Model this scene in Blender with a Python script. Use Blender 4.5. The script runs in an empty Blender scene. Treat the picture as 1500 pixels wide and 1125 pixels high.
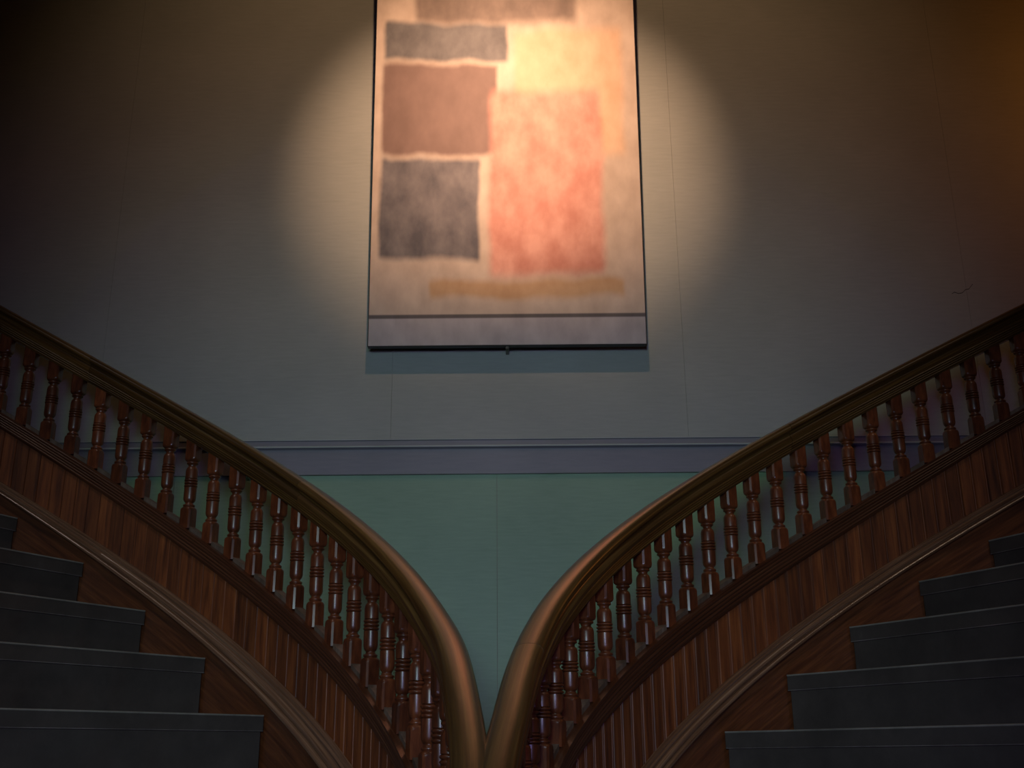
import bpy, bmesh, math, random
from mathutils import Matrix, Vector
random.seed(7)
scene = bpy.context.scene
COL = scene.collection
PI = math.pi
EYE = 0.82                      # camera height above the floor

# ------------------------------------------------------------------ camera
cam_data = bpy.data.cameras.new('camera')
cam_data.sensor_fit = 'HORIZONTAL'
cam_data.sensor_width = 36.0
cam_data.lens = 1620.0 / 1500.0 * 36.0
cam_data.clip_start = 0.02
cam = bpy.data.objects.new('camera', cam_data)
COL.objects.link(cam)
cam.matrix_world = (Matrix.Translation((0, 0, EYE)) @ Matrix.Rotation(0.004, 4, 'Z')
                    @ Matrix.Rotation(PI / 2 + 0.32591, 4, 'X') @ Matrix.Rotation(-0.007, 4, 'Z'))
scene.camera = cam

# ------------------------------------------------------------------ world, lights, exposure
world = bpy.data.worlds.new('world')
scene.world = world
world.use_nodes = True
world.node_tree.nodes['Background'].inputs[0].default_value = (0.10, 0.13, 0.16, 1)
world.node_tree.nodes['Background'].inputs[1].default_value = 0.02
scene.view_settings.view_transform = 'Standard'
scene.view_settings.look = 'None'
scene.view_settings.gamma = 1.0
scene.view_settings.use_curve_mapping = False
scene.view_settings.exposure = 0.0


def aim(o, target):
    d = Vector(target) - o.location
    o.rotation_euler = d.to_track_quat('-Z', 'Y').to_euler()


def spot(name, loc, target, power, colour, angle, blend, radius):
    l = bpy.data.lights.new(name, 'SPOT')
    l.energy = power; l.color = colour; l.spot_size = math.radians(angle)
    l.spot_blend = blend; l.shadow_soft_size = radius
    o = bpy.data.objects.new(name, l); COL.objects.link(o)
    o.location = loc; aim(o, target)
    return o


def area(name, loc, target, power, colour, sx, sy):
    l = bpy.data.lights.new(name, 'AREA')
    l.energy = power; l.color = colour; l.shape = 'RECTANGLE'; l.size = sx; l.size_y = sy
    o = bpy.data.objects.new(name, l); COL.objects.link(o)
    o.location = loc; aim(o, target)
    return o


def point(name, loc, power, colour, radius):
    l = bpy.data.lights.new(name, 'POINT')
    l.energy = power; l.color = colour; l.shadow_soft_size = radius
    o = bpy.data.objects.new(name, l); COL.objects.link(o)
    o.location = loc
    return o


for sx in (-1, 1):
    spot('picture_spotlight', (-0.02 + 0.06 * sx, 1.4, EYE + 5.1), (-0.03 + 0.26 * sx, 5.0, EYE + 2.96), 880, (1.0, 0.58, 0.37), 26, 1.0, 0.05)
spot('picture_spotlight_spill', (-0.02, 1.4, EYE + 5.1), (-0.03, 5.0, EYE + 3.6), 150, (1.0, 0.57, 0.30), 74, 1.0, 0.06)
spot('cool_fill_spot', (-0.4, -2.4, EYE + 0.9), (-0.1, 5.0, EYE + 0.8), 305, (0.62, 0.92, 0.90), 44, 1.0, 0.45)  # added cool spot, stands in for daylight from behind the camera
low = area('low_violet_fill', (0.1, -2.6, EYE + 0.22), (0.0, 3.0, EYE + 0.1), 5, (0.46, 0.36, 1.0), 0.30, 0.45)  # added violet area lamp, gives the glints on the lower balusters
low.data.spread = math.radians(60)
spot('ceiling_downlight', (-0.05, 3.0, EYE + 5.0), (-0.08, 3.35, EYE + 0.5), 50, (1.0, 0.88, 0.34), 22, 0.9, 0.10)
spot('flight_fill_spot', (-2.2, 1.6, EYE + 5.0), (-1.4, 3.6, EYE + 0.4), 100, (1.0, 0.84, 0.76), 40, 1.0, 0.12)  # added fill spot over each flight, lifts the wood and the steps
spot('flight_fill_spot', (2.2, 1.6, EYE + 5.0), (1.2, 3.5, EYE + 0.3), 75, (1.0, 0.74, 0.52), 40, 1.0, 0.12)
point('hall_lamp', (3.35, 4.3, EYE + 3.2), 7, (1.0, 0.32, 0.06), 0.08)


# ------------------------------------------------------------------ materials
def new_mat(name):
    m = bpy.data.materials.new(name)
    m.use_nodes = True
    nt = m.node_tree
    return m, nt, nt.nodes['Principled BSDF']


def nd(nt, t, **kw):
    n = nt.nodes.new(t)
    for k, v in kw.items():
        setattr(n, k, v)
    return n


def ramp(nt, fac, stops):
    r = nd(nt, 'ShaderNodeValToRGB')
    el = r.color_ramp.elements
    while len(el) < len(stops):
        el.new(0.5)
    for e, (p_, c_) in zip(el, stops):
        e.position = p_; e.color = (*c_, 1)
    nt.links.new(fac, r.inputs[0])
    return r.outputs[0]


def wood(name, dark, mid, light, scale, rough=0.32, uv=False, coat=0.35, bump=0.15):
    """streaky oak: noise stretched along the grain; uv=True follows a sweep (u along it)"""
    m, nt, b = new_mat(name)
    tc = nd(nt, 'ShaderNodeTexCoord')
    mp = nd(nt, 'ShaderNodeMapping'); mp.inputs['Scale'].default_value = scale
    nt.links.new(tc.outputs['UV' if uv else 'Object'], mp.inputs[0])
    oi = nd(nt, 'ShaderNodeObjectInfo')
    ad = nd(nt, 'ShaderNodeVectorMath', operation='MULTIPLY_ADD')
    ad.inputs[1].default_value = (1, 1, 1)
    cm = nd(nt, 'ShaderNodeCombineXYZ')
    ml = nd(nt, 'ShaderNodeMath', operation='MULTIPLY'); ml.inputs[1].default_value = 37.0
    nt.links.new(oi.outputs['Random'], ml.inputs[0])
    for k in range(3):
        nt.links.new(ml.outputs[0], cm.inputs[k])
    nt.links.new(mp.outputs[0], ad.inputs[0]); nt.links.new(cm.outputs[0], ad.inputs[2])
    n1 = nd(nt, 'ShaderNodeTexNoise'); n1.inputs['Scale'].default_value = 1.0
    n1.inputs['Detail'].default_value = 6; n1.inputs['Roughness'].default_value = 0.65
    nt.links.new(ad.outputs[0], n1.inputs['Vector'])
    col = ramp(nt, n1.outputs['Fac'], [(0.30, dark), (0.52, mid), (0.74, light)])
    # every board a slightly different tone
    hv = nd(nt, 'ShaderNodeHueSaturation')
    mr = nd(nt, 'ShaderNodeMapRange'); mr.inputs[3].default_value = 0.72; mr.inputs[4].default_value = 1.28
    nt.links.new(oi.outputs['Random'], mr.inputs[0]); nt.links.new(mr.outputs[0], hv.inputs['Value'])
    nt.links.new(col, hv.inputs['Color'])
    nt.links.new(hv.outputs[0], b.inputs['Base Color'])
    b.inputs['Roughness'].default_value = rough
    b.inputs['Coat Weight'].default_value = coat
    b.inputs['Coat Roughness'].default_value = 0.22
    bp = nd(nt, 'ShaderNodeBump'); bp.inputs['Strength'].default_value = bump; bp.inputs['Distance'].default_value = 0.002
    nt.links.new(n1.outputs['Fac'], bp.inputs['Height']); nt.links.new(bp.outputs[0], b.inputs['Normal'])
    return m


def plaster(name, c0, c1, rough=0.75, weave=420.0, bump=0.06):
    """painted canvas wall: soft mottling and a fine linen weave"""
    m, nt, b = new_mat(name)
    tc = nd(nt, 'ShaderNodeTexCoord')
    geo = nd(nt, 'ShaderNodeNewGeometry')
    n1 = nd(nt, 'ShaderNodeTexNoise'); n1.inputs['Scale'].default_value = 2.6; n1.inputs['Detail'].default_value = 5
    nt.links.new(geo.outputs['Position'], n1.inputs['Vector'])
    n2 = nd(nt, 'ShaderNodeTexNoise'); n2.inputs['Scale'].default_value = 26; n2.inputs['Detail'].default_value = 4
    mp = nd(nt, 'ShaderNodeMapping'); mp.inputs['Scale'].default_value = (0.4, 1, 3.2)
    nt.links.new(geo.outputs['Position'], mp.inputs[0]); nt.links.new(mp.outputs[0], n2.inputs['Vector'])
    mx = nd(nt, 'ShaderNodeMath', operation='MULTIPLY_ADD'); mx.inputs[1].default_value = 0.45
    nt.links.new(n2.outputs['Fac'], mx.inputs[0])
    m2 = nd(nt, 'ShaderNodeMath', operation='MULTIPLY'); m2.inputs[1].default_value = 0.55
    nt.links.new(n1.outputs['Fac'], m2.inputs[0]); nt.links.new(m2.outputs[0], mx.inputs[2])
    col = ramp(nt, mx.outputs[0], [(0.32, c0), (0.68, c1)])
    nt.links.new(col, b.inputs['Base Color'])
    b.inputs['Roughness'].default_value = rough
    n3 = nd(nt, 'ShaderNodeTexNoise'); n3.inputs['Scale'].default_value = weave; n3.inputs['Detail'].default_value = 2
    nt.links.new(geo.outputs['Position'], n3.inputs['Vector'])
    bp = nd(nt, 'ShaderNodeBump'); bp.inputs['Strength'].default_value = bump * 4; bp.inputs['Distance'].default_value = 0.001
    nt.links.new(n3.outputs['Fac'], bp.inputs['Height']); nt.links.new(bp.outputs[0], b.inputs['Normal'])
    return m


def plain(name, colour, rough=0.6):
    m, nt, b = new_mat(name)
    n1 = nd(nt, 'ShaderNodeTexNoise'); n1.inputs['Scale'].default_value = 30
    c = ramp(nt, n1.outputs['Fac'], [(0.3, tuple(x * 0.85 for x in colour)), (0.7, tuple(x * 1.12 for x in colour))])
    nt.links.new(c, b.inputs['Base Color']); b.inputs['Roughness'].default_value = rough
    return m


def lino(name, c0, c1, rough):
    """worn grey stair covering with pale scuffs"""
    m, nt, b = new_mat(name)
    geo = nd(nt, 'ShaderNodeNewGeometry')
    n1 = nd(nt, 'ShaderNodeTexNoise'); n1.inputs['Scale'].default_value = 5; n1.inputs['Detail'].default_value = 8
    n1.inputs['Roughness'].default_value = 0.7
    nt.links.new(geo.outputs['Position'], n1.inputs['Vector'])
    col = ramp(nt, n1.outputs['Fac'], [(0.3, c0), (0.66, c1), (0.80, tuple(x * 1.8 for x in c1))])
    nt.links.new(col, b.inputs['Base Color']); b.inputs['Roughness'].default_value = rough
    n2 = nd(nt, 'ShaderNodeTexNoise'); n2.inputs['Scale'].default_value = 180
    nt.links.new(geo.outputs['Position'], n2.inputs['Vector'])
    bp = nd(nt, 'ShaderNodeBump'); bp.inputs['Strength'].default_value = 0.25; bp.inputs['Distance'].default_value = 0.001
    nt.links.new(n2.outputs['Fac'], bp.inputs['Height']); nt.links.new(bp.outputs[0], b.inputs['Normal'])
    return m


M = {}
M['rail'] = wood('handrail_wood', (0.036, 0.015, 0.005), (0.085, 0.041, 0.011), (0.16, 0.090, 0.025), (3, 90, 1), 0.28, True, 0.5, 0.1)
M['cap'] = wood('cap_wood', (0.040, 0.013, 0.006), (0.085, 0.028, 0.012), (0.14, 0.055, 0.024), (3, 90, 1), 0.34, True, 0.3, 0.1)
M['mould'] = wood('moulding_wood', (0.075, 0.035, 0.018), (0.15, 0.075, 0.040), (0.25, 0.15, 0.085), (3, 90, 1), 0.24, True, 0.6, 0.15)
M['skirt'] = wood('skirt_wood', (0.055, 0.015, 0.004), (0.120, 0.036, 0.010), (0.20, 0.068, 0.020), (5, 60, 1), 0.45, True, 0.1, 0.1)
M['baluster'] = wood('baluster_wood', (0.055, 0.014, 0.005), (0.125, 0.032, 0.011), (0.21, 0.062, 0.019), (60, 60, 5), 0.36, False, 0.20, 0.08)
M['plank'] = wood('plank_wood', (0.060, 0.015, 0.004), (0.165, 0.044, 0.010), (0.27, 0.085, 0.020), (60, 60, 4), 0.58, False, 0.0, 0.2)
M['fillet'] = wood('fillet_wood', (0.07, 0.045, 0.03), (0.12, 0.085, 0.06), (0.18, 0.13, 0.10), (40, 40, 8), 0.5, False, 0.0)
M['lino'] = lino('stair_covering', (0.050, 0.041, 0.033), (0.088, 0.074, 0.060), 0.55)
M['nosing'] = lino('nosing_covering', (0.050, 0.042, 0.034), (0.088, 0.075, 0.061), 0.50)
M['nosing_edge'] = lino('nosing_edge_worn_lit', (0.16, 0.15, 0.12), (0.32, 0.30, 0.24), 0.5)  # worn edge, colour lightened further for the top light it catches
M['crease'] = lino('worn_crease_paint', (0.04, 0.035, 0.03), (0.24, 0.215, 0.19), 0.5)
M['wall_upper'] = plaster('wall_canvas', (0.335, 0.365, 0.325), (0.405, 0.435, 0.39))
M['wall_lower'] = plaster('wall_green', (0.22, 0.345, 0.225), (0.285, 0.43, 0.285), 0.55)
M['trim'] = plaster('trim_paint', (0.20, 0.195, 0.225), (0.25, 0.24, 0.27), 0.42, 200, 0.02)
M['trim_highlight'] = plaster('trim_highlight_paint', (0.36, 0.41, 0.39), (0.46, 0.51, 0.48), 0.35, 200, 0.02)  # paler copy of the trim colour, a painted highlight on bead and fillet
M['floor'] = wood('floor_wood', (0.05, 0.025, 0.012), (0.10, 0.05, 0.025), (0.16, 0.09, 0.045), (3, 60, 1), 0.4)
M['ceiling'] = plaster('ceiling_paint', (0.30, 0.27, 0.23), (0.36, 0.33, 0.28))
M['hall_wall'] = plaster('hall_wall_paint', (0.20, 0.17, 0.14), (0.26, 0.22, 0.18))
M['edge'] = plain('painting_edge', (0.035, 0.028, 0.028), 0.5)
M['metal'] = plain('bracket_metal', (0.08, 0.07, 0.06), 0.4)
M['crack'] = plain('crack_dark', (0.03, 0.025, 0.02), 0.9)


def picture_material():
    """plain generic abstract colour-field picture"""
    m, nt, b = new_mat('abstract_picture_paint')
    tc = nd(nt, 'ShaderNodeTexCoord')
    wob = nd(nt, 'ShaderNodeTexNoise'); wob.inputs['Scale'].default_value = 5; wob.inputs['Detail'].default_value = 5
    nt.links.new(tc.outputs['UV'], wob.inputs['Vector'])
    sub = nd(nt, 'ShaderNodeVectorMath', operation='SUBTRACT'); sub.inputs[1].default_value = (0.5, 0.5, 0.5)
    nt.links.new(wob.outputs['Color'], sub.inputs[0])
    sc = nd(nt, 'ShaderNodeVectorMath', operation='SCALE'); sc.inputs['Scale'].default_value = 0.045
    nt.links.new(sub.outputs[0], sc.inputs[0])
    ad = nd(nt, 'ShaderNodeVectorMath', operation='ADD')
    nt.links.new(tc.outputs['UV'], ad.inputs[0]); nt.links.new(sc.outputs[0], ad.inputs[1])
    sep = nd(nt, 'ShaderNodeSeparateXYZ'); nt.links.new(ad.outputs[0], sep.inputs[0])
    spl = nd(nt, 'ShaderNodeSeparateXYZ'); nt.links.new(tc.outputs['UV'], spl.inputs[0])

    def step(src, a, w, up):
        mr = nd(nt, 'ShaderNodeMapRange', interpolation_type='SMOOTHSTEP')
        mr.inputs[1].default_value = a - w; mr.inputs[2].default_value = a + w
        mr.inputs[3].default_value = 0.0 if up else 1.0; mr.inputs[4].default_value = 1.0 if up else 0.0
        nt.links.new(src, mr.inputs[0])
        return mr.outputs[0]

    def mul(a, c):
        k = nd(nt, 'ShaderNodeMath', operation='MULTIPLY'); nt.links.new(a, k.inputs[0])
        if isinstance(c, float):
            k.inputs[1].default_value = c
        else:
            nt.links.new(c, k.inputs[1])
        return k.outputs[0]

    def box(x0, x1, y0, y1, w, s_=sep):
        return mul(mul(step(s_.outputs[0], x0, w, True), step(s_.outputs[0], x1, w, False)),
                   mul(step(s_.outputs[1], y0, w, True), step(s_.outputs[1], y1, w, False)))

    fine = nd(nt, 'ShaderNodeTexNoise'); fine.inputs['Scale'].default_value = 14; fine.inputs['Detail'].default_value = 7
    nt.links.new(tc.outputs['UV'], fine.inputs['Vector'])
    cur = ramp(nt, fine.outputs['Fac'], [(0.3, (0.50, 0.40, 0.31)), (0.7, (0.66, 0.55, 0.44))])

    def lay(mask, c0, c1):
        nonlocal cur
        c = ramp(nt, fine.outputs['Fac'], [(0.32, c0), (0.68, c1)])
        mx = nd(nt, 'ShaderNodeMix', data_type='RGBA')
        nt.links.new(mask, mx.inputs[0]); nt.links.new(cur, mx.inputs[6]); nt.links.new(c, mx.inputs[7])
        cur = mx.outputs[2]

    lay(box(0.15, 0.78, 0.80, 0.93, 0.02), (0.14, 0.10, 0.075), (0.24, 0.18, 0.14))      # taupe
    lay(box(0.035, 0.50, 0.70, 0.80, 0.012), (0.07, 0.07, 0.075), (0.16, 0.16, 0.16))     # slate
    lay(box(0.03, 0.46, 0.46, 0.69, 0.012), (0.15, 0.085, 0.065), (0.20, 0.12, 0.095))    # brown
    lay(box(0.03, 0.40, 0.20, 0.45, 0.012), (0.06, 0.06, 0.075), (0.17, 0.16, 0.165))     # slate
    lay(box(0.53, 0.95, 0.46, 0.78, 0.02), (0.62, 0.40, 0.24), (0.74, 0.52, 0.34))        # apricot
    lay(box(0.44, 0.86, 0.16, 0.62, 0.02), (0.52, 0.20, 0.14), (0.72, 0.36, 0.27))        # salmon
    lay(box(0.22, 0.93, 0.11, 0.15, 0.012), (0.46, 0.28, 0.14), (0.58, 0.38, 0.21))       # ochre
    lay(box(-1, 2, -1, 0.066, 0.002, spl), (0.42, 0.38, 0.37), (0.56, 0.52, 0.50))        # grey foot band
    lay(box(-1, 2, 0.062, 0.071, 0.002, spl), (0.09, 0.08, 0.08), (0.14, 0.12, 0.12))     # dark line
    nt.links.new(cur, b.inputs['Base Color'])
    b.inputs['Roughness'].default_value = 0.6
    return m


M['picture'] = picture_material()


# ------------------------------------------------------------------ object helpers
def link_mesh(name, me, mat, parent=None, smooth=False):
    if mat is not None and not me.materials:
        me.materials.append(mat)
    if smooth:
        for p_ in me.polygons:
            p_.use_smooth = True
    o = bpy.data.objects.new(name, me)
    COL.objects.link(o)
    if parent is not None:
        o.parent = parent
    return o


def from_bm(name, bm, mat, parent=None, smooth=False):
    bmesh.ops.recalc_face_normals(bm, faces=bm.faces)
    me = bpy.data.meshes.new(name)
    bm.to_mesh(me); bm.free()
    return link_mesh(name, me, mat, parent, smooth)


def bm_box(bm, x0, x1, y0, y1, z0, z1):
    v = [bm.verts.new(c) for c in ((x0, y0, z0), (x1, y0, z0), (x1, y1, z0), (x0, y1, z0),
                                   (x0, y0, z1), (x1, y0, z1), (x1, y1, z1), (x0, y1, z1))]
    for f in ((0, 3, 2, 1), (4, 5, 6, 7), (0, 1, 5, 4), (1, 2, 6, 5), (2, 3, 7, 6), (3, 0, 4, 7)):
        bm.faces.new([v[k] for k in f])


def bevel(bm, w, seg=2):
    bmesh.ops.bevel(bm, geom=list(bm.edges), offset=w, segments=seg, affect='EDGES', profile=0.5)


def thing(name, label, cat, loc=(0, 0, 0), group=None):
    o = bpy.data.objects.new(name, None)
    o.empty_display_size = 0.1
    COL.objects.link(o); o.location = loc
    o['label'] = label; o['category'] = cat
    if group:
        o['group'] = group
    return o


def structure(o, label):
    o['kind'] = 'structure'; o['label'] = label
    return o


# ------------------------------------------------------------------ the room
WALL_Y = 5.0
TRIM0, TRIM1 = EYE + 1.247, EYE + 1.415
TOP = EYE + 5.8
XW = 4.3
REAR = -3.6

bm = bmesh.new(); bm_box(bm, -XW, XW, REAR, WALL_Y, -0.12, 0.0)
structure(from_bm('floor', bm, M['floor']), 'dark wooden floor at the foot of the stairs')
bm = bmesh.new(); bm_box(bm, -XW, XW, REAR, WALL_Y, TOP, TOP + 0.12)
structure(from_bm('ceiling', bm, M['ceiling']), 'plain ceiling above the stair hall')
bm = bmesh.new(); bm_box(bm, -XW - 0.15, -XW, REAR, WALL_Y + 0.2, -0.12, TOP + 0.12)
structure(from_bm('wall_left', bm, M['hall_wall']), 'plain dim hall wall beside the stairs')
bm = bmesh.new(); bm_box(bm, XW, XW + 0.15, REAR, WALL_Y + 0.2, -0.12, TOP + 0.12)
structure(from_bm('wall_right', bm, M['hall_wall']), 'plain dim hall wall by the warm lamp')
bm = bmesh.new(); bm_box(bm, -XW, XW, REAR - 0.15, REAR, -0.12, TOP + 0.12)
structure(from_bm('wall_front', bm, M['hall_wall']), 'plain hall wall facing the painting')
bm = bmesh.new(); bm_box(bm, -XW, XW, WALL_Y + 0.012, WALL_Y + 0.2, -0.12, TOP + 0.12)
wall = structure(from_bm('wall_back', bm, M['hall_wall']), 'grey-green canvas wall with a dado, behind the two stair flights')


def wall_panel(name, x0, x1, z0, z1, mat):
    b_ = bmesh.new(); bm_box(b_, x0, x1, WALL_Y, WALL_Y + 0.012, z0, z1)
    return from_bm(name, b_, mat, wall)


G_ = 0.0005
ux = [-XW, -3.39, -1.99, -0.593, 0.807, 2.21, 3.6, XW]
for a, c in zip(ux[:-1], ux[1:]):
    wall_panel('canvas_panel', a + G_, c - G_, TRIM1 - 0.01, TOP, M['wall_upper'])
lx = [-XW, -3.09, -1.59, -0.093, 1.41, 2.91, XW]
for a, c in zip(lx[:-1], lx[1:]):
    wall_panel('dado_panel', a + 0.0009, c - 0.0009, 0.0, TRIM0 + 0.01, M['wall_lower'])

# dado rail: flat board, a proud bead two thirds up, a thin top fillet
H = TRIM1 - TRIM0
prof = [(0.0, 0.0), (0.020, 0.0), (0.020, 0.118), (0.024, 0.122)]
for k in range(7):
    a = -PI / 2 + k * PI / 6
    prof.append((0.026 + 0.011 * math.cos(a), 0.129 + 0.007 * math.sin(a)))
prof += [(0.022, 0.137), (0.022, H - 0.008), (0.027, H - 0.006), (0.027, H - 0.001), (0.0, H)]
bm = bmesh.new()
ends = []
for x in (-XW, XW):
    ends.append([bm.verts.new((x, WALL_Y - d, TRIM0 + z)) for d, z in prof])
n = len(prof)
for k in range(n):
    bm.faces.new((ends[0][k], ends[0][(k + 1) % n], ends[1][(k + 1) % n], ends[1][k]))
bm.faces.new(ends[0]); bm.faces.new(ends[1][::-1])
structure(from_bm('trim_1', bm, M['trim']), 'grey-mauve painted dado rail running along the wall under the painting')

trim = bpy.data.objects['trim_1']
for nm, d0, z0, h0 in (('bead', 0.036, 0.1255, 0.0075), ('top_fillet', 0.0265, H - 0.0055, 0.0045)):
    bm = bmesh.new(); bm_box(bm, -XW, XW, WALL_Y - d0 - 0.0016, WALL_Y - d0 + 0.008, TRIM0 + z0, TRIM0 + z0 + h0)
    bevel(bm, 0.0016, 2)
    from_bm(nm, bm, M['trim_highlight'], trim)

# hairline crack in the canvas near the warm-lit end
pts = [(2.135, 2.137), (2.150, 2.146), (2.168, 2.138), (2.188, 2.142), (2.205, 2.158), (2.222, 2.162), (2.245, 2.188)]
bm = bmesh.new(); prev = None
for x, z in pts:
    q = [bm.verts.new((x, WALL_Y - d, EYE + z + dz)) for d, dz in ((0.0004, -0.0016), (0.0018, 0.0), (0.0004, 0.0016))]
    if prev:
        for k in range(2):
            bm.faces.new((prev[k], prev[k + 1], q[k + 1], q[k]))
    prev = q
from_bm('crack', bm, M['crack'], wall)

# ------------------------------------------------------------------ the painting (leans out a little at the top)
PW, PH, PT = 1.322, 2.16, 0.038
tilt = 0.0686
pt = thing('painting', 'tall unframed picture of cream, slate and salmon colour fields, spotlit on the wall', 'painting',
           (-0.041, WALL_Y - 0.072, EYE + 1.847))
pt.rotation_euler = (tilt, 0, 0)
bm = bmesh.new(); bm_box(bm, -PW / 2, PW / 2, -PT, 0.0, 0.0, PH); bevel(bm, 0.002, 1)
from_bm('panel', bm, M['edge'], pt)
bm = bmesh.new()
uvl = bm.loops.layers.uv.new('uv')
m_ = 0.004
q = [bm.verts.new(c) for c in ((-PW / 2 + m_, -PT - 0.0012, m_), (PW / 2 - m_, -PT - 0.0012, m_),
                               (PW / 2 - m_, -PT - 0.0012, PH - m_), (-PW / 2 + m_, -PT - 0.0012, PH - m_))]
qb = [bm.verts.new((v.co.x, -PT + 0.0005, v.co.z)) for v in q]
f = bm.faces.new(q)
for l, u in zip(f.loops, ((0, 0), (1, 0), (1, 1), (0, 1))):
    l[uvl].uv = u
for k in range(4):
    bm.faces.new((q[k], qb[k], qb[(k + 1) % 4], q[(k + 1) % 4]))
bm.faces.new(qb[::-1])
from_bm('picture_face', bm, M['picture'], pt)
bm = bmesh.new(); bm_box(bm, -0.008, 0.008, -0.030, 0.071, -0.014, 0.002); bevel(bm, 0.002, 1)
from_bm('support_bracket', bm, M['metal'], pt)

# ------------------------------------------------------------------ the two curved flights
STEP = 0.112                                    # spacing of the balusters along the string
SIDE = {
    -1: dict(a=(0.32656, 1.54503, 0.17293, -0.43257), x0=0.21031, y0=3.12315,
             rail=(-0.0128, 0.6258, 0.3543), cap=(-0.0172, 0.6598, -0.1437), capb=(-0.0101, 0.6514, -0.2303),
             molt=(-0.0265, 0.6915, -0.4358), molb=(-0.0178, 0.7009, -0.5602),
             nose=[(1.094, 0.145), (1.402, 0.351), (1.698, 0.536), (1.994, 0.730), (2.298, 0.917)], rise=0.193),
    1: dict(a=(0.24987, 1.90578, -0.22524, -0.38625), x0=0.02862, y0=2.98845,
            rail=(-0.0279, 0.6337, 0.2997), cap=(-0.0070, 0.5693, -0.0942), capb=(0.0060, 0.5488, -0.1772),
            molt=(-0.0350, 0.6900, -0.5000), molb=(-0.0352, 0.7015, -0.5904),
            nose=[(1.108, 0.078), (1.407, 0.268), (1.697, 0.442), (2.008, 0.616), (2.314, 0.775)], rise=0.176),
}
MID_X = -0.083
I0, I1, SUB = -6, 30, 16
RAIL_H = 0.118


def poly(c, s):
    return (c[0] * s + c[1]) * s + c[2]


def smooth01(t):
    t = max(0.0, min(1.0, t))
    return t * t * (3 - 2 * t)


def build_path(side):
    d = SIDE[side]
    a0, a1, a2, a3 = d['a']
    idx = [k / SUB for k in range(I0 * SUB, I1 * SUB + 1)]
    th = []
    for i in idx:
        t = max(-3 / 24, min(1.0, i / 24))
        th.append(a0 + a1 * t + a2 * t * t + a3 * t ** 3)
    h = STEP / SUB
    z = -I0 * SUB
    X = [0.0] * len(idx); Y = [0.0] * len(idx)
    X[z], Y[z] = d['x0'], d['y0']
    for k in range(z + 1, len(idx)):
        m = (th[k] + th[k - 1]) / 2
        X[k] = X[k - 1] + math.sin(m) * h; Y[k] = Y[k - 1] + math.cos(m) * h
    for k in range(z - 1, -1, -1):
        m = (th[k] + th[k + 1]) / 2
        X[k] = X[k + 1] - math.sin(m) * h; Y[k] = Y[k + 1] - math.cos(m) * h
    X = [side * x for x in X]
    # towards the foot the two strings draw together either side of the middle
    foot = {-1: [-0.104, -0.110, -0.122, -0.141, -0.158, -0.179], 1: [-0.062, -0.057, -0.045, -0.027, -0.012, 0.004]}[side]
    raw = list(X)
    for k, i in enumerate(idx):
        if i < -1e-9:
            j = min(4, int(i + 6)); f_ = i + 6 - j
            if i > -1:
                raw[k] = foot[5] + (X[-I0 * SUB] - foot[5]) * (i + 1)
            else:
                raw[k] = foot[j] + (foot[j + 1] - foot[j]) * f_
    for k, i in enumerate(idx):
        if i < 2:
            w = int(min(14, k, (2 - i) * SUB))
            X[k] = sum(raw[k - w:k + w + 1]) / (2 * w + 1)
    out = []
    for k, i in enumerate(idx):
        ka, kb = max(0, k - 1), min(len(idx) - 1, k + 1)
        t = Vector((X[kb] - X[ka], Y[kb] - Y[ka])).normalized()
        nrm = Vector((t.y, -t.x)) * side           # towards the steps
        out.append((i * STEP, X[k], Y[k], t, nrm))
    return out


PATH = {sd: build_path(sd) for sd in (-1, 1)}


def at(side, s):
    p_ = PATH[side]
    k = (s / STEP - I0) * SUB
    k = max(0.0, min(len(p_) - 1.001, k))
    i = int(k); f_ = k - i
    a, b_ = p_[i], p_[i + 1]
    return (a[1] + (b_[1] - a[1]) * f_, a[2] + (b_[2] - a[2]) * f_, (a[3] + (b_[3] - a[3]) * f_).normalized(),
            (a[4] + (b_[4] - a[4]) * f_).normalized())


def rail_top(side, s):
    z = poly(SIDE[side]['rail'], s)
    y = at(side, s)[1]
    common = 0.115 + 0.62 * (y - 2.70)            # both rails share one line where they join
    w = smooth01((0.25 - s) / 0.55)
    return EYE + z * (1 - w) + common * w


def cap_top(side, s): return EYE + poly(SIDE[side]['cap'], s)
def cap_bot(side, s): return EYE + min(poly(SIDE[side]['capb'], s), poly(SIDE[side]['cap'], s) - 0.055)
def mol_top(side, s): return EYE + poly(SIDE[side]['molt'], s)
def mol_bot(side, s): return EYE + min(poly(SIDE[side]['molb'], s), poly(SIDE[side]['molt'], s) - 0.05)


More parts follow.
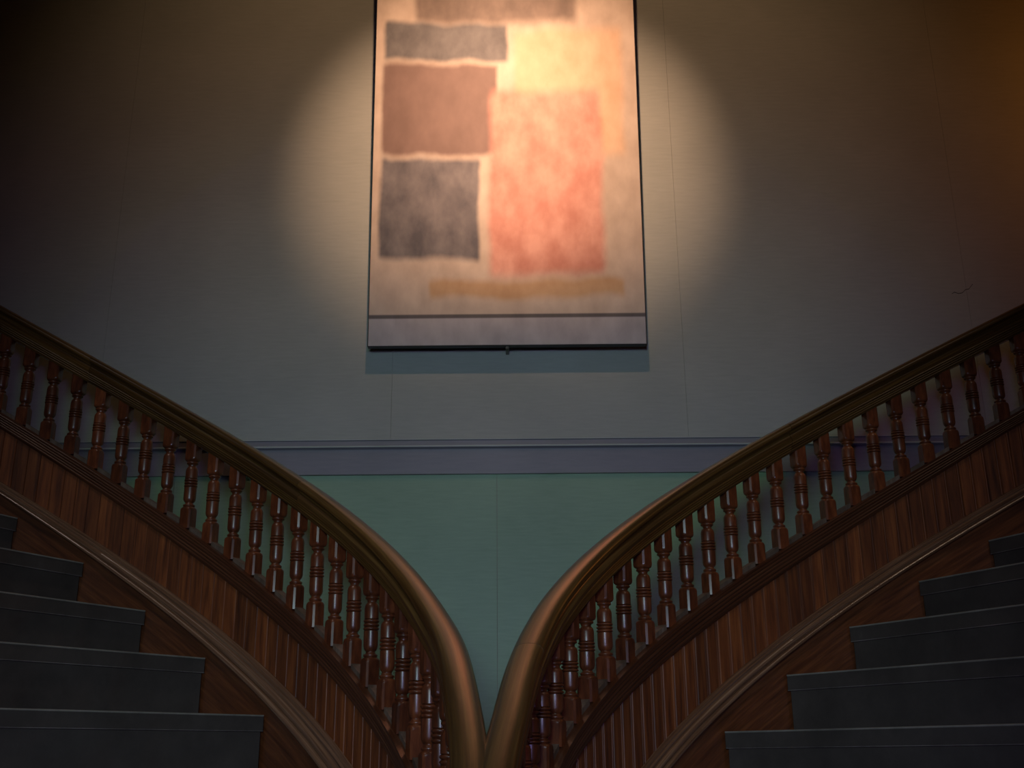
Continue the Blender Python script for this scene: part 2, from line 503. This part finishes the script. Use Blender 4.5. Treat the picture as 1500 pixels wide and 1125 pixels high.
def sweep(name, side, s0, s1, profile, mat, parent, ds=0.02, smooth=True, caps=True):
    """profile: function s -> list of (n, z) around the closed outline"""
    cnt = max(2, int(math.ceil((s1 - s0) / ds)) + 1)
    b_ = bmesh.new(); uv = b_.loops.layers.uv.new('uv')
    rings = []; us = []
    for k in range(cnt):
        s = s0 + (s1 - s0) * k / (cnt - 1)
        x, y, t, nr = at(side, s)
        rings.append([b_.verts.new((x + nr.x * n_, y + nr.y * n_, z_)) for n_, z_ in profile(s)])
        us.append(s)
    m = len(rings[0])
    pr = profile((s0 + s1) / 2)
    acc = [0.0]
    for k in range(m):
        a, c = pr[k], pr[(k + 1) % m]
        acc.append(acc[-1] + math.hypot(a[0] - c[0], a[1] - c[1]))
    for k in range(cnt - 1):
        for j in range(m):
            f_ = b_.faces.new((rings[k][j], rings[k][(j + 1) % m], rings[k + 1][(j + 1) % m], rings[k + 1][j]))
            f_.smooth = smooth
            for l, u in zip(f_.loops, ((us[k], acc[j]), (us[k], acc[j + 1]), (us[k + 1], acc[j + 1]), (us[k + 1], acc[j]))):
                l[uv].uv = u
    if caps:
        b_.faces.new(rings[0]); b_.faces.new(rings[-1][::-1])
    o = from_bm(name, b_, mat, parent)
    if smooth:
        sharp(o.data, 38)
    return o


def sharp(me, deg):
    b_ = bmesh.new(); b_.from_mesh(me)
    lim = math.radians(deg)
    for e in b_.edges:
        e.smooth = not (len(e.link_faces) == 2 and e.calc_face_angle(0) > lim)
    b_.to_mesh(me); b_.free()


def reeds(n0, z0, n1, z1, count, r):
    """little half-round beads from (n0,z0) to (n1,z1)"""
    out = []
    dn, dz = (n1 - n0) / count, (z1 - z0) / count
    ln = math.hypot(dn, dz)
    on, oz = (-dz / ln, dn / ln)
    if on < 0:
        on, oz = -on, -oz
    for k in range(count):
        for j in range(5):
            f_ = j / 4
            b_ = math.sin(PI * f_) * r
            if j == 4 and k < count - 1:
                continue
            out.append((n0 + dn * (k + f_) + on * b_, z0 + dz * (k + f_) + oz * b_))
    return out


def rail_profile(side):
    half = [(0.026, 0.000)]
    half += reeds(0.027, 0.004, 0.037, 0.040, 4, 0.0028)
    half += [(0.0385, 0.044), (0.0385, 0.054), (0.0355, 0.058), (0.030, 0.062), (0.0265, 0.069), (0.028, 0.077),
             (0.034, 0.083), (0.0395, 0.086), (0.0425, 0.090), (0.0425, 0.095), (0.0405, 0.102), (0.034, 0.110), (0.024, 0.1155), (0.012, 0.118)]
    full = half + [(0.0, 0.1185)] + [(-n_, z_) for n_, z_ in half[::-1]]

    def fn(s):
        zb = rail_top(side, s) - RAIL_H
        return [(n_, zb + z_) for n_, z_ in full]
    return fn


def cap_profile(side):
    def fn(s):
        zt, zb = cap_top(side, s), cap_bot(side, s)
        front = [(0.026, zb), (0.028, zb + 0.004)] + reeds(0.030, zb + 0.006, 0.043, zt - 0.010, 5, 0.003) + [(0.045, zt - 0.008), (0.045, zt)]
        return front + [(-n_, z_) for n_, z_ in front[::-1]]
    return fn


def mould_profile(side):
    def fn(s):
        zt, zb = mol_top(side, s), mol_bot(side, s)
        h = zt - zb
        k = h / 0.07
        front = [(0.020, zb), (0.036, zb), (0.042, zb + 0.004 * k)]
        for j in range(7):
            a = -PI / 2 + j * PI / 6
            front.append((0.046 + 0.0105 * math.cos(a), zb + (0.0140 + 0.0095 * math.sin(a)) * k))
        front += [(0.0415, zb + 0.0240 * k), (0.0415, zb + 0.0262 * k), (0.0470, zb + 0.0275 * k), (0.0505, zb + 0.0335 * k), (0.0500, zb + 0.0405 * k),
                  (0.0450, zb + 0.0465 * k), (0.0385, zb + 0.0490 * k), (0.0385, zb + 0.0515 * k)]
        front += reeds(0.042, zb + 0.0525 * k, 0.031, zb + 0.068 * k, 2, 0.0036)
        front += [(0.028, zt), (0.020, zt)]
        return front
    return fn


# ---- one turned baluster, unit tall; its collars and rings are turned in the same piece
BW, BR = 0.0245, 0.0235


def baluster_mesh():
    b_ = bmesh.new()
    N = 24
    rows = []
    L = 0.345                                     # typical length, so roundings keep their size

    def ring(z, r, sq):
        vs = []
        for k in range(N):
            a = 2 * PI * (k + 0.5) / N
            c, s_ = math.cos(a), math.sin(a)
            rs = BW / max(abs(c), abs(s_))
            rs = min(rs, BW * 1.37)
            rr = r * (1 - sq) + rs * sq
            vs.append(b_.verts.new((rr * c, rr * s_, z)))
        rows.append(vs)

    def prof_(l):
        for z, r, sq in l:
            ring(z, r, sq)
    block_low = [(-0.02, 0.03, 1), (0.19, 0.03, 1), (0.208, 0.0285, 0.80), (0.222, 0.0255, 0.42), (0.232, 0.0215, 0.10), (0.236, 0.0195, 0)]
    collar_low = [(0.239, 0.0200, 0), (0.244, 0.0222, 0), (0.252, 0.0228, 0), (0.260, 0.0218, 0), (0.264, 0.0178, 0)]
    neck_low = [(0.270, 0.0165, 0), (0.280, 0.0150, 0), (0.288, 0.0152, 0), (0.292, 0.0178, 0)]
    cyl = [(0.296, 0.0186, 0), (0.304, 0.0206, 0), (0.318, 0.0224, 0), (0.336, BR, 0), (0.462, BR, 0)]
    for c in (0.482, 0.515, 0.548):
        cyl += [(c - 0.0165, BR - 0.0040, 0), (c - 0.011, BR - 0.0002, 0), (c - 0.004, BR + 0.0022, 0), (c + 0.004, BR + 0.0022, 0), (c + 0.011, BR - 0.0002, 0), (c + 0.0165, BR - 0.0040, 0)]
    cyl += [(0.568, BR, 0), (0.660, BR, 0), (0.678, 0.0224, 0), (0.692, 0.0206, 0), (0.700, 0.0186, 0)]
    neck_up = [(0.704, 0.0178, 0), (0.708, 0.0152, 0), (0.718, 0.0148, 0), (0.730, 0.0160, 0), (0.738, 0.0176, 0)]
    collar_up = [(0.742, 0.0212, 0), (0.750, 0.0226, 0), (0.758, 0.0224, 0), (0.764, 0.0200, 0), (0.767, 0.0195, 0)]
    block_up = [(0.771, 0.0215, 0.10), (0.781, 0.0255, 0.42), (0.795, 0.0285, 0.80), (0.813, 0.03, 1), (1.06, 0.03, 1)]
    prof_(block_low + collar_low + neck_low + cyl + neck_up + collar_up + block_up)
    for k in range(len(rows) - 1):
        for j in range(N):
            f_ = b_.faces.new((rows[k][j], rows[k][(j + 1) % N], rows[k + 1][(j + 1) % N], rows[k + 1][j]))
            f_.smooth = True
    b_.faces.new(rows[0][::-1]); b_.faces.new(rows[-1])
    me = bpy.data.meshes.new('baluster')
    bmesh.ops.recalc_face_normals(b_, faces=b_.faces)
    b_.to_mesh(me); b_.free()
    sharp(me, 35)
    me.materials.append(M['baluster'])
    return me


BAL = baluster_mesh()
JOINTS = {-1: [-0.66, 0.98, 2.07, 3.2], 1: [-0.66, -0.02, 1.52, 3.2]}
ANG = {-4: 24, -3: 30, -2: 36, -1: 42, 0: 48, 1: 53.5, 2: 59, 3: 63, 4: 66, 5: 69, 6: 71, 7: 73}
WIDTH = 1.30
LABELS = {
    -1: ('curved wooden balustrade with turned balusters, climbing towards the unlit brown end of the wall',
         'curved stair flight with worn grey-covered steps, climbing towards the unlit brown end of the wall'),
    1: ('curved wooden balustrade with turned balusters, climbing towards the orange-lit end of the wall',
        'curved stair flight with worn grey-covered steps, climbing towards the orange-lit end of the wall'),
}


def build_flight(side):
    d = SIDE[side]
    S0, S1 = -0.50, 3.10
    # ---------------------------------------------------------------- balustrade
    ban = thing('stair_balustrade', LABELS[side][0], 'balustrade', group='balustrades of the double stair')
    js = JOINTS[side]
    for a, c in zip(js[:-1], js[1:]):
        sweep('handrail_section', side, a + 0.0008, c - 0.0008, rail_profile(side), M['rail'], ban)
    sweep('cap_rail', side, S0, S1, cap_profile(side), M['cap'], ban)
    # backing board behind the planks
    sweep('backing_board', side, S0, S1, lambda s: [(0.006, mol_bot(side, s) - 0.02), (0.006, cap_bot(side, s) + 0.01),
                                                   (-0.018, cap_bot(side, s) + 0.01), (-0.018, mol_bot(side, s) - 0.02)], M['plank'], ban, smooth=False)
    # vertical tongue-and-groove planks
    pw = STEP / 2
    k = 0
    s = S0
    while s + pw <= S1 + 1e-6:
        sa, sb = s + 0.0007, s + pw - 0.0007
        b_ = bmesh.new()
        cols = []
        # section: chamfered edge, flat face, small bead, chamfer
        sect = [(0.0, 0.006), (0.0, 0.0140), (0.035, 0.0165), (0.965, 0.0165), (1.0, 0.0140), (1.0, 0.006)] if side < 0 else [(0.0, 0.006), (0.0, 0.0125), (0.05, 0.0165), (0.80, 0.0165), (0.83, 0.0135), (0.86, 0.0170), (0.92, 0.0178), (0.97, 0.0160), (1.0, 0.0120), (1.0, 0.006)]
        for f_, n_ in sect:
            ss = sa + (sb - sa) * f_
            x, y, t, nr = at(side, ss)
            lo, hi = mol_top(side, ss) - 0.02, cap_bot(side, ss) + 0.008
            cols.append((b_.verts.new((x + nr.x * n_, y + nr.y * n_, lo)), b_.verts.new((x + nr.x * n_, y + nr.y * n_, hi))))
        for (a0, a1), (c0, c1) in zip(cols, cols[1:] + cols[:1]):
            b_.faces.new((a0, c0, c1, a1))
        b_.faces.new([c[0] for c in cols]); b_.faces.new([c[1] for c in cols][::-1])
        from_bm('plank', b_, M['plank'], ban)
        s += pw; k += 1
    # balusters and the fillets between them
    for i in range(-3, 28):
        si = i * STEP
        x, y, t, nr = at(side, si)
        zb = cap_top(side, si); zt = rail_top(side, si) - RAIL_H
        o = bpy.data.objects.new('baluster', BAL); COL.objects.link(o); o.parent = ban
        o.location = (x, y, zb); o.scale = (1, 1, zt - zb)
        o.rotation_euler = (0, 0, math.atan2(t.y, t.x))
        if i < 27:
            sweep('fillet', side, si + BW + 0.0006, si + STEP - BW - 0.0006,
                  lambda q_: [(-0.019, cap_top(side, q_) - 0.001), (0.019, cap_top(side, q_) - 0.001),
                              (0.019, cap_top(side, q_) + 0.016), (-0.019, cap_top(side, q_) + 0.016)], M['fillet'], ban, ds=0.03, smooth=False)

    # ---------------------------------------------------------------- the steps
    st = thing('staircase', LABELS[side][1], 'stairs', group='flights of the double stair')
    sweep('skirt_moulding', side, S0, S1, mould_profile(side), M['mould'], st, ds=0.02)
    low = lambda s: max(0.0, mol_bot(side, s) - 0.50)
    sweep('skirt_board', side, S0, S1, lambda s: [(-0.016, low(s)), (0.026, low(s)), (0.026, mol_bot(side, s) + 0.004), (-0.016, mol_bot(side, s) + 0.004)],
          M['skirt'], st, smooth=False)
    nose = {k: v for k, v in enumerate(d['nose'])}
    for k in range(5, 8):
        nose[k] = (nose[k - 1][0] + 0.305, nose[k - 1][1] + d['rise'])
    run = 0.302
    for k in range(-1, -5, -1):
        nose[k] = (nose[k + 1][0] - run, nose[k + 1][1] - (nose[0][1] + EYE) / 5.0)
    ND = 0.034                                     # string face

    def line(k):
        s, z = nose[k]
        x, y, t, nr = at(side, s)
        a = math.radians(ANG[k])
        dr = Vector((math.cos(a) * side, -math.sin(a)))
        p = Vector((x + nr.x * ND, y + nr.y * ND))
        back = Vector((dr.y, -dr.x)) * (-side)     # uphill direction, into the riser
        if back.dot(t) < 0:
            back = -back
        return p, dr, back, EYE + z

    inner = []
    for k in range(-4, 7):
        p0, d0, b0, z0 = line(k)
        p1, d1, b1, z1 = line(k + 1)
        zprev = 0.0 if k == -4 else line(k - 1)[3]
        stp = bpy.data.objects.new('stair_step', None); stp.empty_display_size = 0.05
        COL.objects.link(stp); stp.parent = st
        q0, q1 = p0 + d0 * WIDTH, p1 + d1 * WIDTH
        inner.append((q0, z0))
        OV = 0.009

        def prism(name, pts, za, zb, mat, bev=0.0):
            b_ = bmesh.new()
            lo = [b_.verts.new((v.x, v.y, za)) for v in pts]; hi = [b_.verts.new((v.x, v.y, zb)) for v in pts]
            m = len(pts)
            for j in range(m):
                b_.faces.new((lo[j], lo[(j + 1) % m], hi[(j + 1) % m], hi[j]))
            b_.faces.new(lo[::-1]); b_.faces.new(hi)
            if bev:
                bmesh.ops.recalc_face_normals(b_, faces=b_.faces)
                bevel(b_, bev, 2)
            return from_bm(name, b_, mat, stp)
        # tread, from just behind its nosing to under the next riser; its outer edge follows the string
        outer = []
        for j in range(6):
            s = nose[k][0] + (nose[k + 1][0] - nose[k][0]) * j / 5
            x, y, t, nr = at(side, s)
            outer.append(Vector((x + nr.x * ND, y + nr.y * ND)))
        pts = [p0 + b0 * 0.004] + outer[1:-1] + [p1 + b1 * 0.03, q1 + b1 * 0.03, q0 + b0 * 0.004]
        prism('tread', pts, z0 - 0.030, z0 - 0.0022, M['lino'])
        # nosing flap that folds over the front of the tread
        prism('nosing_cover', [p0, p0 + b0 * 0.010, q0 + b0 * 0.010, q0], z0 - 0.052, z0 - 0.0025, M['nosing'], 0.0015)
        prism('nosing_edge', [p0 - b0 * 0.0012, p0 + b0 * 0.012, q0 + b0 * 0.012, q0 - b0 * 0.0012], z0 - 0.0055, z0, M['nosing_edge'], 0.0012)
        prism('worn_crease', [p0 - b0 * 0.0006, p0 + b0 * 0.008, q0 + b0 * 0.008, q0 - b0 * 0.0006], z0 - 0.0545, z0 - 0.0515, M['crease'], 0.0006)
        # riser with its covering, set back under the nosing
        e0 = p0 + d0 * 0.005
        prism('riser', [e0 + b0 * OV, e0 + b0 * (OV + 0.02), q0 + b0 * (OV + 0.02), q0 + b0 * OV], zprev, z0 - 0.030, M['lino'])
    # inner string closing the narrow ends of the steps
    b_ = bmesh.new(); prev = None
    for j, (q_, z_) in enumerate(inner):
        a = inner[max(0, j - 1)][0]; c = inner[min(len(inner) - 1, j + 1)][0]
        t = (c - a).normalized(); nn = Vector((t.y, -t.x)) * side
        row = []
        for off, zz in ((0.004, max(0.0, z_ - 0.45)), (0.004, z_ + 0.22), (0.045, z_ + 0.22), (0.045, max(0.0, z_ - 0.45))):
            row.append(b_.verts.new((q_.x + nn.x * off, q_.y + nn.y * off, zz)))
        if prev:
            for m in range(4):
                b_.faces.new((prev[m], prev[(m + 1) % 4], row[(m + 1) % 4], row[m]))
        else:
            b_.faces.new(row)
        prev = row
    b_.faces.new(prev[::-1])
    from_bm('inner_string', b_, M['skirt'], st)


build_flight(-1)
build_flight(1)

# ------------------------------------------------------------------ newel that carries the joined handrails
xa, ya = at(-1, -0.62)[0], at(-1, -0.62)[1]
yb = at(1, -0.62)[1]
ym = min(ya, yb) + 0.02
nw = thing('newel_post', 'square wooden newel post where the two handrails join at the foot', 'newel post', (MID_X, ym, 0))
zt = min(rail_top(-1, -0.62), rail_top(1, -0.62)) - 0.125
for nm, w, a, c in (('base_block', 0.085, 0.0, 0.16), ('shaft', 0.065, 0.16, zt - 0.05), ('cap_block', 0.075, zt - 0.05, zt)):
    bm = bmesh.new(); bm_box(bm, -w, w, -w, w, a, c); bevel(bm, 0.006, 2)
    from_bm(nm, bm, M['baluster'], nw)
# the wedge of wood that fills the crotch between the rails
bm = bmesh.new(); rows = []
for k in range(9):
    y = 2.57 - 0.22 * k / 8
    z = EYE + 0.115 + 0.62 * (y - 2.70) - 0.004 - 0.035 * (1 - smooth01(k / 4))
    w = 0.016 + 0.008 * smooth01(k / 3)
    rows.append([bm.verts.new((MID_X + fx * w, y, z - dz)) for fx, dz in ((-1, 0.05), (-1, 0.004), (-0.4, 0.0), (0.4, 0.0), (1, 0.004), (1, 0.05))])
for r0, r1 in zip(rows[:-1], rows[1:]):
    for j in range(6):
        bm.faces.new((r0[j], r0[(j + 1) % 6], r1[(j + 1) % 6], r1[j]))
bm.faces.new(rows[0]); bm.faces.new(rows[-1][::-1])
for v in bm.verts:
    v.co -= Vector((MID_X, ym, 0))
from_bm('rail_junction', bm, M['rail'], nw, True)
